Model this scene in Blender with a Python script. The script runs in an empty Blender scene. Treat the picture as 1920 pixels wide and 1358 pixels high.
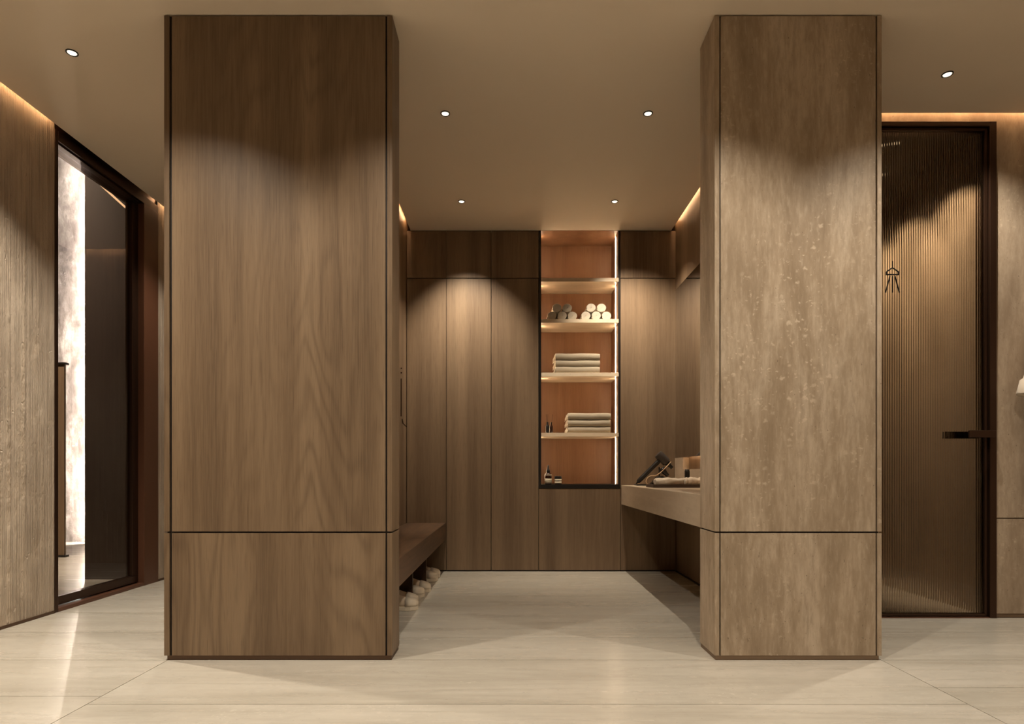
import bpy, bmesh, math, random
from mathutils import Vector, Matrix
random.seed(7)
PI = math.pi
scene = bpy.context.scene
COL = scene.collection

# ------------------------------------------------------------------ helpers
def lin(r, g, b):
    f = lambda c: (c/255/12.92) if c/255 <= 0.04045 else ((c/255+0.055)/1.055)**2.4
    return (f(r), f(g), f(b), 1.0)

def new_bm():
    return bmesh.new()

def add_box(bm, x0, x1, y0, y1, z0, z1):
    v = [bm.verts.new((x, y, z)) for z in (z0, z1) for y in (y0, y1) for x in (x0, x1)]
    for f in ((0, 2, 3, 1), (4, 5, 7, 6), (0, 1, 5, 4), (2, 6, 7, 3), (0, 4, 6, 2), (1, 3, 7, 5)):
        bm.faces.new([v[i] for i in f])
    return v

def frame_of(d):
    d = Vector(d).normalized()
    up = Vector((0, 0, 1)) if abs(d.z) < 0.95 else Vector((0, 1, 0))
    u = d.cross(up).normalized()
    return d, u, u.cross(d).normalized()

def add_tube(bm, pts, radii, seg=12, caps=True):
    """a tube along pts with one radius per point"""
    pts = [Vector(p) for p in pts]
    if not isinstance(radii, (list, tuple)):
        radii = [radii]*len(pts)
    rings = []
    pu = None
    for i, p in enumerate(pts):
        d = (pts[min(i+1, len(pts)-1)] - pts[max(i-1, 0)])
        d, u, v = frame_of(d)
        if pu is not None:
            u = (pu - d*pu.dot(d)).normalized()
            v = u.cross(d)
        pu = u
        rings.append([bm.verts.new(p + (u*math.cos(2*PI*k/seg) + v*math.sin(2*PI*k/seg))*radii[i]) for k in range(seg)])
    for a, b in zip(rings, rings[1:]):
        for k in range(seg):
            bm.faces.new((a[k], a[(k+1) % seg], b[(k+1) % seg], b[k]))
    if caps:
        bm.faces.new(rings[0][::-1])
        bm.faces.new(rings[-1])

def add_lathe(bm, prof, c=(0, 0, 0), seg=28):
    """prof: (r, z) from bottom to top"""
    rings = []
    for r, z in prof:
        if r < 1e-6:
            rings.append([bm.verts.new((c[0], c[1], c[2]+z))])
        else:
            rings.append([bm.verts.new((c[0]+r*math.cos(2*PI*k/seg), c[1]+r*math.sin(2*PI*k/seg), c[2]+z)) for k in range(seg)])
    for a, b in zip(rings, rings[1:]):
        for k in range(seg):
            k2 = (k+1) % seg
            q = []
            for w in ((a[k] if len(a) > 1 else a[0]), (a[k2] if len(a) > 1 else a[0]),
                      (b[k2] if len(b) > 1 else b[0]), (b[k] if len(b) > 1 else b[0])):
                if w not in q:
                    q.append(w)
            if len(q) > 2:
                bm.faces.new(q)

def add_loft(bm, rings, cap=True, closed=True):
    rs = [[bm.verts.new(p) for p in r] for r in rings]
    n = len(rs[0])
    for a, b in zip(rs, rs[1:]):
        for k in range(n if closed else n-1):
            bm.faces.new((a[k], a[(k+1) % n], b[(k+1) % n], b[k]))
    if cap:
        bm.faces.new(rs[0][::-1])
        bm.faces.new(rs[-1])
    return rs

def obj(name, bm, mat, parent=None, smooth=False, bevel=0, segs=2, world=True):
    """ONE mesh object; with world=True the mesh was given in world coordinates"""
    bmesh.ops.recalc_face_normals(bm, faces=bm.faces)
    me = bpy.data.meshes.new(name)
    bm.to_mesh(me)
    bm.free()
    o = bpy.data.objects.new(name, me)
    COL.objects.link(o)
    me.materials.append(mat)
    if smooth:
        for p in me.polygons:
            p.use_smooth = True
    if bevel:
        m = o.modifiers.new('bevel', 'BEVEL')
        m.width = bevel
        m.segments = segs
        m.limit_method = 'ANGLE'
        m.angle_limit = math.radians(40)
    if parent is not None:
        o.parent = parent
        if world:
            root = parent
            loc = Vector((0, 0, 0))
            rot = Matrix.Identity(4)
            chain = []
            while root is not None:
                chain.append(root)
                root = root.parent
            M = Matrix.Identity(4)
            for c in reversed(chain):
                M = M @ c.matrix_parent_inverse @ c.matrix_basis
            o.matrix_parent_inverse = M.inverted()
    return o

def tag(o, label=None, cat=None, group=None, kind=None):
    if label: o['label'] = label
    if cat: o['category'] = cat
    if group: o['group'] = group
    if kind: o['kind'] = kind
    return o

def thing(name, label, cat, loc=(0, 0, 0), rot=(0, 0, 0), group=None, kind=None):
    o = bpy.data.objects.new(name, None)
    o.empty_display_size = 0.05
    COL.objects.link(o)
    o.location = loc
    o.rotation_euler = rot
    return tag(o, label, cat, group, kind)

def copy_tree(o, parent=None):
    c = o.copy()
    COL.objects.link(c)
    if parent is not None:
        c.parent = parent
        c.matrix_parent_inverse = o.matrix_parent_inverse.copy()
    for ch in [x for x in bpy.data.objects if x.parent == o and x.type != 'LIGHT']:
        copy_tree(ch, c)
    return c

def box_obj(name, b, mat, parent=None, bevel=0, segs=2):
    bm = new_bm()
    add_box(bm, *b)
    return obj(name, bm, mat, parent, bevel=bevel, segs=segs)

# ------------------------------------------------------------------ materials
class NT:
    def __init__(s, name):
        s.m = bpy.data.materials.new(name)
        s.m.use_nodes = True
        s.t = s.m.node_tree
        s.t.nodes.clear()
        s.out = s.n('ShaderNodeOutputMaterial')
    def n(s, typ, **kw):
        x = s.t.nodes.new(typ)
        for k, v in kw.items():
            setattr(x, k, v)
        return x
    def l(s, a, b):
        s.t.links.new(a, b)
    def val(s, sock, v):
        if hasattr(v, 'is_output') or isinstance(v, bpy.types.NodeSocket):
            s.l(v, sock)
        else:
            sock.default_value = v
    def math(s, op, a, b=0.5, c=None):
        x = s.n('ShaderNodeMath', operation=op)
        s.val(x.inputs[0], a)
        s.val(x.inputs[1], b)
        if c is not None: s.val(x.inputs[2], c)
        return x.outputs[0]
    def coords(s, scale=(1, 1, 1), jitter=0.0, island=False):
        tc = s.n('ShaderNodeTexCoord')
        v = tc.outputs['Object']
        if jitter:
            if island:
                g = s.n('ShaderNodeNewGeometry')
                r = g.outputs['Random Per Island']
            else:
                r = s.n('ShaderNodeObjectInfo').outputs['Random']
            k = s.math('MULTIPLY', r, jitter)
            cx = s.n('ShaderNodeCombineXYZ')
            for i in range(3): s.l(k, cx.inputs[i])
            a = s.n('ShaderNodeVectorMath', operation='ADD')
            s.l(v, a.inputs[0]); s.l(cx.outputs[0], a.inputs[1])
            v = a.outputs[0]
        mp = s.n('ShaderNodeMapping')
        s.l(v, mp.inputs['Vector'])
        mp.inputs['Scale'].default_value = scale
        return mp.outputs[0]
    def noise(s, vec, scale, detail=4, rough=0.55, dist=0.0):
        x = s.n('ShaderNodeTexNoise')
        s.l(vec, x.inputs['Vector'])
        x.inputs['Scale'].default_value = scale
        x.inputs['Detail'].default_value = detail
        x.inputs['Roughness'].default_value = rough
        x.inputs['Distortion'].default_value = dist
        return x.outputs['Fac']
    def ramp(s, fac, stops):
        x = s.n('ShaderNodeValToRGB')
        e = x.color_ramp.elements
        while len(e) < len(stops): e.new(0.5)
        for i, (p, c) in enumerate(stops):
            e[i].position = p
            e[i].color = c if len(c) == 4 else (*c, 1)
        s.l(fac, x.inputs[0])
        return x.outputs[0]
    def mix(s, fac, a, b, blend='MIX'):
        x = s.n('ShaderNodeMix', data_type='RGBA', blend_type=blend)
        s.val(x.inputs[0], fac); s.val(x.inputs[6], a); s.val(x.inputs[7], b)
        return x.outputs[2]
    def bump(s, h, strength=0.3, dist=0.01, prev=None):
        x = s.n('ShaderNodeBump')
        x.inputs['Strength'].default_value = strength
        x.inputs['Distance'].default_value = dist
        s.l(h, x.inputs['Height'])
        if prev: s.l(prev, x.inputs['Normal'])
        return x.outputs[0]
    def bsdf(s, color, rough=0.5, metal=0.0, normal=None, spec=0.5, **kw):
        x = s.n('ShaderNodeBsdfPrincipled')
        s.val(x.inputs['Base Color'], color)
        s.val(x.inputs['Roughness'], rough)
        x.inputs['Metallic'].default_value = metal
        x.inputs['Specular IOR Level'].default_value = spec
        if normal is not None: s.l(normal, x.inputs['Normal'])
        for k, v in kw.items(): s.val(x.inputs[k], v)
        s.l(x.outputs[0], s.out.inputs[0])
        return s.m

def g(v): return (v, v, v, 1)

def wood_mat(name, dark, mid, light, rough=0.45, along='Z', rings=1.0, jitter=30, spec=0.35):
    t = NT(name)
    st = lambda a, b: {'Z': (a, a, b), 'X': (b, a, a), 'Y': (a, b, a)}[along]
    base = t.coords(st(1, 1), jitter)
    def mapped(a, b):
        mp = t.n('ShaderNodeMapping'); t.l(base, mp.inputs[0]); mp.inputs['Scale'].default_value = st(a, b); return mp.outputs[0]
    bands = t.noise(mapped(5.5, 0.16), 1.0, 4, 0.6)
    fine = t.noise(mapped(170, 3.2), 1.0, 4, 0.6, 0.2)
    pores = t.noise(mapped(420, 9), 1.0, 2, 0.5)
    fig = t.noise(mapped(2.4, 0.42), 1.0, 3.0, 0.42, 0.25)
    ring = t.math('SINE', t.math('MULTIPLY', fig, 130.0))
    ring = t.math('MULTIPLY_ADD', ring, 0.5, 0.5)
    gate = t.ramp(t.noise(mapped(2.2, 0.12), 1.0, 1, 0.4), [(0.42, g(0.15)), (0.60, g(1))])
    mask = t.math('MULTIPLY', t.math('MULTIPLY', t.math('POWER', ring, 2.5), gate), rings*0.46)
    c = t.ramp(bands, [(0.30, dark), (0.5, mid), (0.72, light)])
    c = t.mix(mask, c, dark)
    c = t.mix(t.math('MULTIPLY', t.ramp(fine, [(0.35, g(0)), (0.70, g(1))]), 0.36), c, light)
    c = t.mix(t.math('MULTIPLY', t.ramp(pores, [(0.56, g(0)), (0.70, g(1))]), 0.45), c, dark)
    nb = t.bump(fine, 0.12, 0.004)
    return t.bsdf(c, rough, normal=nb, spec=spec)

def stone_mat(name, dark, mid, light, along='Z', rough=0.45, island=False, jitter=25, spots=1.0, stretch=0.16, spec=0.4, bump=0.12, contrast=1.0, fine=0.0):
    t = NT(name)
    st = lambda a, b: {'Z': (a, a, b), 'X': (b, a, a), 'Y': (a, b, a)}[along]
    base = t.coords((1, 1, 1), jitter, island)
    def mapped(a, b):
        mp = t.n('ShaderNodeMapping'); t.l(base, mp.inputs[0]); mp.inputs['Scale'].default_value = st(a, b); return mp.outputs[0]
    big = t.noise(mapped(5.0, 5.0*stretch), 1.0, 8, 0.66, 0.35)
    vein = t.noise(mapped(17, 17*stretch*0.8), 1.0, 7, 0.68, 0.5)
    mott = t.noise(mapped(26, 14), 1.0, 4, 0.6, 0.5)
    gate = t.noise(mapped(3.0, 1.1), 1.0, 3, 0.5)
    k = 0.20/contrast
    c = t.ramp(big, [(0.5-k, dark), (0.5, mid), (0.5+k, light)])
    c = t.mix(t.math('MULTIPLY', t.ramp(vein, [(0.50, g(0)), (0.68, g(1))]), 0.42), c, dark)
    c = t.mix(t.math('MULTIPLY', t.ramp(vein, [(0.30, g(1)), (0.45, g(0))]), 0.40), c, light)
    c = t.mix(t.math('MULTIPLY', t.ramp(mott, [(0.45, g(0)), (0.75, g(1))]), 0.28), c, dark)
    if fine:
        f2 = t.noise(mapped(60, 60*stretch), 1.0, 5, 0.7, 0.3)
        c = t.mix(t.math('MULTIPLY', t.ramp(f2, [(0.48, g(0)), (0.64, g(1))]), fine), c, dark)
        c = t.mix(t.math('MULTIPLY', t.ramp(f2, [(0.34, g(1)), (0.46, g(0))]), fine), c, light)
    if spots:
        def shells(sc, keep):
            vo = t.n('ShaderNodeTexVoronoi')
            wob = t.n('ShaderNodeVectorMath', operation='ADD')
            nz = t.n('ShaderNodeTexNoise'); nz.inputs['Scale'].default_value = 60; t.l(base, nz.inputs['Vector'])
            sc2 = t.n('ShaderNodeVectorMath', operation='SCALE'); t.l(nz.outputs['Color'], sc2.inputs[0]); sc2.inputs['Scale'].default_value = 0.030
            t.l(base, wob.inputs[0]); t.l(sc2.outputs[0], wob.inputs[1])
            mp = t.n('ShaderNodeMapping'); t.l(wob.outputs[0], mp.inputs[0]); mp.inputs['Scale'].default_value = st(sc*0.72, sc)
            t.l(mp.outputs[0], vo.inputs['Vector']); vo.inputs['Scale'].default_value = 1.0
            sep = t.n('ShaderNodeSeparateColor'); t.l(vo.outputs['Color'], sep.inputs[0])
            d = t.ramp(vo.outputs['Distance'], [(0.16, g(1)), (0.40, g(0))])
            return t.math('MULTIPLY', d, t.math('GREATER_THAN', sep.outputs[0], 1-keep))
        blob = t.math('MAXIMUM', shells(40, 0.16), shells(85, 0.20))
        gm = t.ramp(gate, [(0.52, g(0.03)), (0.66, g(1))])
        white = tuple(min(1, x*1.28) for x in light[:3]) + (1,)
        c = t.mix(t.math('MULTIPLY', t.math('MULTIPLY', blob, gm), 0.55*spots), c, white)
        pit = t.ramp(t.noise(mapped(120, 70), 1.0, 2, 0.5), [(0.70, g(0)), (0.74, g(1))])
        c = t.mix(t.math('MULTIPLY', pit, 0.6*spots), c, tuple(x*0.35 for x in dark[:3]) + (1,))
    nb = t.bump(mott, bump, 0.004)
    nb = t.bump(vein, bump, 0.004, nb)
    return t.bsdf(c, t.math('MULTIPLY_ADD', vein, 0.16, rough-0.08), normal=nb, spec=spec)

def plain(name, color, rough=0.5, metal=0.0, spec=0.5, bump=0.0, bscale=60, **kw):
    t = NT(name)
    n = t.noise(t.coords((1, 1, 1)), bscale, 3)
    col = t.mix(t.math('MULTIPLY', n, 0.18), color, tuple(x*0.7 for x in color[:3]) + (1,))
    nb = t.bump(n, bump, 0.003) if bump else None
    return t.bsdf(col, rough, metal, nb, spec, **kw)

def emit(name, color, strength):
    t = NT(name)
    e = t.n('ShaderNodeEmission')
    e.inputs[0].default_value = color
    e.inputs[1].default_value = strength
    t.l(e.outputs[0], t.out.inputs[0])
    return t.m

def raked_plaster():
    t = NT('raked_plaster')
    v = t.coords((1, 1, 1))
    def mapped(a, b):
        mp = t.n('ShaderNodeMapping'); t.l(v, mp.inputs[0]); mp.inputs['Scale'].default_value = (a, a, b); return mp.outputs[0]
    ridges = t.noise(mapped(40, 0.4), 1.0, 4, 0.66)
    ridge = t.ramp(ridges, [(0.40, g(0)), (0.50, g(0.45)), (0.62, g(1))])
    crumb = t.noise(mapped(70, 34), 1.0, 5, 0.7, 0.6)
    patch = t.noise(mapped(5, 1.8), 1.0, 4, 0.6)
    pits = t.ramp(t.noise(mapped(30, 16), 1.0, 2, 0.5, 1.0), [(0.70, g(1)), (0.76, g(0))])
    c = t.ramp(patch, [(0.3, lin(164, 148, 130)), (0.5, lin(186, 170, 151)), (0.7, lin(202, 187, 168))])
    c = t.mix(t.math('MULTIPLY', ridge, 0.35), c, lin(214, 194, 168))
    worn = t.ramp(t.noise(mapped(9, 5), 1.0, 4, 0.65), [(0.36, g(0.3)), (0.56, g(1))])
    h = t.math('ADD', t.math('MULTIPLY', t.math('MULTIPLY', ridge, worn), 1.5), t.math('MULTIPLY', crumb, 0.7))
    h = t.math('MULTIPLY', h, pits)
    return t.bsdf(c, 0.62, normal=t.bump(h, 0.75, 0.012), spec=0.45)

def towel_mat(name, c):
    t = NT(name)
    v = t.coords((1, 1, 1), 10)
    n = t.noise(v, 420, 3, 0.7)
    m = t.noise(v, 22, 3, 0.6)
    col = t.mix(t.math('MULTIPLY', m, 0.35), c, tuple(x*0.72 for x in c[:3]) + (1,))
    return t.bsdf(col, 0.95, normal=t.bump(t.math('ADD', n, m), 0.5, 0.004), spec=0.1, **{'Sheen Weight': 0.3})

def clear_glass(name, tint, ior=1.5, rough=0.0):
    t = NT(name)
    tr = t.n('ShaderNodeBsdfTransparent'); tr.inputs[0].default_value = tint
    gl = t.n('ShaderNodeBsdfGlossy'); gl.inputs['Roughness'].default_value = rough
    gl.inputs[0].default_value = (1, 1, 1, 1)
    fr = t.n('ShaderNodeFresnel'); fr.inputs[0].default_value = ior
    mx = t.n('ShaderNodeMixShader')
    ge = t.n('ShaderNodeNewGeometry')
    fac = t.math('MULTIPLY', fr.outputs[0], t.math('SUBTRACT', 1.0, ge.outputs['Backfacing']))
    t.l(fac, mx.inputs[0]); t.l(tr.outputs[0], mx.inputs[1]); t.l(gl.outputs[0], mx.inputs[2])
    t.l(mx.outputs[0], t.out.inputs[0])
    return t.m

def fluted(name, tint, rough):
    t = NT(name)
    gl = t.n('ShaderNodeBsdfGlass')
    gl.inputs['Color'].default_value = tint
    gl.inputs['Roughness'].default_value = rough
    gl.inputs['IOR'].default_value = 1.45
    t.l(gl.outputs[0], t.out.inputs[0])
    return t.m

WARM = (1.0, 0.89, 0.74)
LEDC = (1.0, 0.62, 0.33, 1)
M = {}
M['oak'] = wood_mat('oak_veneer', lin(86, 68, 51), lin(118, 97, 75), lin(144, 122, 97), along='Z', rings=1.0)
M['oak_back'] = wood_mat('oak_veneer_straight', lin(92, 73, 56), lin(121, 100, 79), lin(145, 122, 98), rings=0.3)
M['walnut'] = wood_mat('red_brown_veneer', lin(122, 88, 64), lin(146, 106, 78), lin(164, 124, 92), rings=0.25)
M['bench'] = wood_mat('dark_stained_wood', lin(50, 37, 27), lin(78, 57, 41), lin(118, 90, 66), along='Y', rings=1.0, rough=0.5)
M['travertine'] = stone_mat('travertine_vertical', lin(140, 121, 98), lin(174, 155, 132), lin(202, 185, 164), 'Z', 0.42, stretch=0.20, fine=0.33, contrast=1.1)
M['travertine_grey'] = stone_mat('travertine_wall', lin(146, 128, 108), lin(172, 154, 133), lin(190, 173, 152), 'Z', 0.45, stretch=0.3, fine=0.3)
M['counter'] = stone_mat('travertine_counter', lin(172, 154, 132), lin(194, 176, 154), lin(208, 192, 170), 'Y', 0.4, spots=0.4, contrast=0.8)
M['shelf'] = stone_mat('shelf_stone', lin(190, 168, 142), lin(214, 194, 168), lin(228, 212, 188), 'X', 0.4, spots=0.5)
M['floor'] = stone_mat('floor_travertine', lin(164, 157, 144), lin(187, 181, 169), lin(203, 197, 186), 'X', 0.26, island=True, stretch=0.10, spots=0.5, spec=0.5, bump=0.05, contrast=0.8)
M['grout'] = plain('dark_grout', lin(92, 76, 58), 0.8)
M['ceiling'] = plain('ceiling_plaster', lin(238, 223, 201), 0.85, spec=0.2, bscale=3)
M['plaster'] = raked_plaster()
M['bronze'] = plain('dark_bronze', lin(70, 50, 38), 0.35, 0.75, 0.5)
M['bronze_brown'] = plain('brown_bronze_panel', lin(98, 64, 46), 0.42, 0.15, 0.5)
M['gap'] = plain('shadow_gap', lin(34, 25, 18), 0.7)
M['plinth'] = plain('bronze_plinth', lin(84, 62, 44), 0.5, 0.3)
M['stone_plinth'] = plain('stone_plinth', lin(120, 98, 76), 0.5)
M['black'] = plain('black_satin', lin(26, 22, 20), 0.35)
M['dryer'] = plain('dark_grey_plastic', lin(60, 52, 47), 0.4)
M['cord'] = plain('beige_cable', lin(206, 176, 140), 0.6)
M['amber'] = plain('amber_glass', lin(44, 22, 14), 0.12, 0.0, 0.6)
M['label'] = plain('cream_paper', lin(236, 222, 198), 0.7)
M['ink'] = plain('black_print', lin(10, 8, 6), 0.7, spec=0.1)
M['reed'] = plain('dark_reed', lin(60, 36, 24), 0.7)
M['towel'] = towel_mat('white_towel', lin(228, 217, 198))
M['towel_grey'] = towel_mat('oatmeal_towel', lin(176, 164, 144))
M['robe'] = towel_mat('robe_cotton', lin(234, 218, 198))
M['shoe'] = plain('off_white_canvas', lin(222, 200, 172), 0.75, bump=0.2, bscale=200)
M['sole'] = plain('white_rubber', lin(236, 222, 200), 0.5)
M['tray'] = plain('dark_wood_tray', lin(70, 52, 40), 0.5)
M['glass'] = clear_glass('clear_door_glass', (0.80, 0.76, 0.72, 1), 1.6)
M['fluted'] = fluted('fluted_bronze_glass', (0.86, 0.77, 0.66, 1), 0.10)
M['smooth_glass'] = fluted('smooth_bronze_glass', (0.86, 0.77, 0.66, 1), 0.0)
M['darkwall'] = plain('dark_inner_wall', lin(58, 42, 32), 0.6)
M['snow'] = stone_mat('white_mottled_stone', lin(70, 64, 64), lin(128, 122, 120), lin(186, 182, 180), 'Z', 0.6, spots=0.8, stretch=0.5, bump=0.8)
M['lens'] = emit('lamp_lens', (1.0, 0.86, 0.62, 1), 2.2)
M['line'] = emit('cove_reflection_glow', LEDC, 1.6)  # glow colour of the imitated cove reflection, not a lamp
M['led'] = emit('led_shelf', (1.0, 0.74, 0.46, 1), 48)
M['cove'] = emit('led_cove', LEDC, 27)
M['ledwhite'] = emit('led_white', (1.0, 0.95, 0.88, 1), 420)
m = NT('mirror_silver'); M['mirror'] = m.bsdf((0.80, 0.78, 0.75, 1), 0.02, 1.0)

# ------------------------------------------------------------------ dimensions
H = 2.8
EYE = 0.8137
XL, XR = -2.644, 3.30            # outer side walls
YB, YF = 5.12, -2.4              # recess back wall, wall behind the viewer
YS = 3.489                       # stone wall with the shower door
RLX, RRX = -0.867, 1.348         # recess side walls
ZT = 2.95                        # roof underside (above the ceiling slots)

def structure(name, boxes, mat, label, cat, parent=None, bevel=0):
    bm = new_bm()
    for b in boxes: add_box(bm, *b)
    o = obj(name, bm, mat, parent, bevel=bevel)
    return tag(o, label, cat, kind='structure')

# ---- floor: slabs with open joints over a grout bed
bm = new_bm()
J = 0.0016
def slabs(x0, x1, ys):
    for a, b in zip(ys, ys[1:]):
        add_box(bm, x0+J, x1-J, a+J, b-J, -0.02, 0.0)
slabs(-2.644, -1.4915, [-2.4, -1.3, -0.4, 0.48, 0.93, 1.38, 1.823, 2.267, 2.705, 3.163, 3.62, 4.07, 4.52, 4.97, 5.6])
slabs(-1.4915, 1.600, [-2.4, -1.4, -0.4, 0.6, 1.14, 1.67, 2.189, 2.705, 3.07, 5.14])
slabs(1.600, 3.30, [-2.4, -1.3, -0.4, 0.48, 0.95, 1.42, 1.89, 2.356, 2.705, 3.178, 3.489])
floor = obj('floor', bm, M['floor'])
tag(floor, 'pale travertine floor laid in long slabs with fine dark joints', 'floor', kind='structure')
bm = new_bm(); add_box(bm, XL, XR, YF, 5.6, -0.12, -0.0025)
tag(obj('floor_bed', bm, M['grout'], floor), 'dark grout in the floor joints', kind='structure')

# ---- ceiling: slab pieces leaving light slots along the walls, and the roof over them
S = 0.042
structure('ceiling', [
    (XL+S, XR, YF, 2.90, H, 2.92), (XL+S, -1.45, 2.90, 5.55, H, 2.92),
    (RLX+0.034, RRX-0.040, 2.90, 5.5, H, 2.92), (1.56, XR, 2.90, YS-S, H, 2.92)],
    M['ceiling'], 'smooth warm beige plaster ceiling dotted with small downlights', 'ceiling')
structure('wall_inner_upper', [(XL-0.13, XL-0.03, 2.9, 7.42, 3.125, 5.25)], M['darkwall'], 'dark upper wall above the glass door, inside', 'wall')
structure('ceiling_upper', [(XL-0.13, XR+0.2, YF-0.2, 7.6, 3.02, 3.12)], M['ceiling'],
          'plain slab hidden above the ceiling light slots', 'ceiling')

# ---- outer walls
structure('wall_left', [(XL-0.13, XL, YF, 3.605, 0.012, 3.02), (XL-0.13, XL, 4.655, 5.72, 0.012, 3.02)],
          M['plaster'], 'raked beige plaster wall with vertical ridges beside the glass door', 'wall')
structure('baseboard_left', [(XL-0.01, XL+0.006, YF, 3.6, 0, 0.016), (XL-0.01, XL+0.006, 4.655, 5.6, 0, 0.016)], M['plinth'],
          'thin bronze strip at the foot of the raked plaster wall', 'baseboard')
structure('wall_corridor_end', [(XL-0.13, -1.45, 5.60, 5.72, 0, 3.02)], M['plaster'], 'raked plaster wall closing the passage behind the wooden column', 'wall')
structure('wall_right', [(XR, XR+0.13, YF, YS, 0, 3.02)], M['travertine_grey'], 'stone wall at the outer right of the room', 'wall')
structure('wall_front', [(XL-0.13, XR+0.13, YF-0.13, YF, 0, 3.02)], M['travertine_grey'], 'stone wall behind the viewer', 'wall')
sw = structure('wall_stone', [
    (2.702, XR, YS, YS+0.11, 0.560, 3.02), (2.702, XR, YS, YS+0.11, 0.024, 0.553),
    (1.56, 1.80, YS, YS+0.11, 0.024, 3.02), (1.80, 2.702, YS, YS+0.11, 2.775, 3.02)],
    M['travertine_grey'], 'grey beige travertine wall beside the fluted shower door', 'wall', bevel=0.001)
structure('baseboard_stone', [(2.702, XR, YS+0.006, YS+0.1, 0, 0.024), (2.702, XR, YS+0.01, YS+0.1, 0.553, 0.560)],
          M['stone_plinth'], 'recessed stone base strip and joint of the travertine wall', 'baseboard')

# recess blocks
structure('wall_recess_left', [(-1.45, RLX, 2.86, 5.72, 0, 3.02)], M['oak_back'], 'oak lined side wall above the low bench', 'wall')
structure('wall_recess_right', [(RRX, 1.56, 2.90, 5.72, 0, 0.700), (1.405, 1.56, 2.90, 5.72, 0.700, 0.945), (RRX, 1.56, 2.90, 5.72, 0.945, 3.02)], M['oak_back'], 'oak lined side wall holding the mirror', 'wall')
structure('wall_recess_back', [(-1.45, 1.56, 5.62, 5.72, 0, 3.02)], M['darkwall'], 'dark wall hidden behind the cabinets', 'wall')
structure('baseboard_recess', [(RRX-0.008, RRX, 2.95, YB, 0, 0.010)], M['gap'], 'dark shadow strip at the foot of the mirror wall', 'baseboard')
structure('trim_recess_right', [(RRX-0.006, RRX, 2.93, YB-0.002, 2.31, 3.0)], M['oak_back'], 'smooth oak panel above the mirror', 'panel')

# ------------------------------------------------------------------ the two columns
def column(name, label, cat, mat, plinth_mat, x0, x1, y1, gl, gr, pl, pr, round_side):
    """front face at y=2.705; gl/gr = vertical grooves; parts are cladding panels"""
    Y0 = 2.705
    r = thing(name, label, cat, ((x0+x1)/2, (Y0+y1)/2, 0), kind='structure')
    box_obj('core', (x0+0.010, x1-0.010, Y0+0.010, y1-0.004, 0, 2.797), M['gap'], r)
    for part, za, zb in (('lower_panel', 0.0185, 0.550), ('upper_panel', 0.557, 2.793)):
        box_obj(part, (gl[1], gr[0], Y0, Y0+0.03, za, zb), mat, r, bevel=0.0012)
    for za, zb in ((0.0185, 0.550), (0.557, 2.795)):
        for (a, b, inner) in ((x0, gl[0], 1), (gr[1], x1, -1)):
            bm = new_bm()
            xo, xi = (a, b) if inner == 1 else (b, a)
            R = 0.018
            s = 1 if inner == 1 else -1
            ring = [(xi, Y0), (xo, Y0)]
            for k in range(7):       # rounded rear corner
                t = k/6*PI/2
                ring.append((xo + s*(R - R*math.cos(t)), y1 - R + R*math.sin(t)))
            ring += [(xi, y1)]
            add_loft(bm, [[(x, y, za) for x, y in ring], [(x, y, zb) for x, y in ring]])
            obj('corner_panel', bm, mat, r, bevel=0.0012)
    bm = new_bm()
    add_box(bm, x0+pl, x1-pr, Y0+0.001, y1-0.014, 0, 0.0185)
    obj('plinth', bm, plinth_mat, r)
    return r
column('wood_column', 'wide column clad in brown oak veneer in front of the bench', 'column', M['oak'], M['plinth'],
       -1.5087, -0.5186, 2.885, (-1.4855, -1.4750), (-0.5490, -0.5410), 0.0140, 0.004, 1)
column('stone_column', 'column clad in beige travertine beside the fluted shower door', 'column', M['travertine'], M['stone_plinth'],
       0.8786, 1.6023, 2.930, (0.8994, 0.9050), (1.5768, 1.5840), 0.004, 0.012, 1)

# ------------------------------------------------------------------ back cabinets
def tall_cabinet(x0, x1, label, z0=0.012):
    r = thing('tall_cabinet', label, 'cabinet', ((x0+x1)/2, YB, 0), group='oak cabinets along the back wall')
    box_obj('carcass', (x0+0.001, x1-0.001, YB+0.019, 5.60, 0.0, 2.797), M['gap'], r)
    box_obj('door', (x0+0.0022, x1-0.0022, YB, YB+0.019, z0, 2.4035), M['oak_back'], r, bevel=0.0008)
    box_obj('upper_door', (x0+0.0012, x1-0.0012, YB, YB+0.019, 2.4095, 2.795), M['oak_back'], r, bevel=0.0008)
    return r
tall_cabinet(-0.864, -0.5385, 'narrow oak cabinet directly over the back end of the bench')
tall_cabinet(-0.5385, -0.171, 'tall oak cabinet between the bench end and the middle cabinet')
tall_cabinet(-0.171, 0.219, 'tall oak cabinet directly beside the lit shelf niche, on its bench side')
tall_cabinet(0.889, 1.345, 'tall oak cabinet behind the hair dryer, between niche and mirror')

# niche unit
NX0, NX1, NY1 = 0.240, 0.871, 5.47
niche = thing('shelf_niche', 'tall illuminated open shelf niche lined in red-brown wood with dark frame', 'shelving', (0.554, YB, 0))
box_obj('back_panel', (NX0-0.01, NX1+0.01, NY1, NY1+0.02, 0.70, 2.81), M['walnut'], niche)
box_obj('side_panel', (NX0-0.012, NX0, YB+0.012, NY1, 0.70, 2.81), M['walnut'], niche)
box_obj('side_panel', (NX1, NX1+0.012, YB+0.012, NY1, 0.70, 2.81), M['walnut'], niche)
box_obj('top_panel', (NX0, NX1, YB+0.002, NY1, 2.798, 2.82), M['walnut'], niche)
box_obj('bottom_panel', (NX0-0.012, NX1+0.012, YB+0.008, NY1, 0.690, 0.7155), M['bronze'], niche)
bm = new_bm()
add_box(bm, 0.2205, NX0-0.0005, YB-0.002, YB+0.012, 0.682, 2.797)
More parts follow.
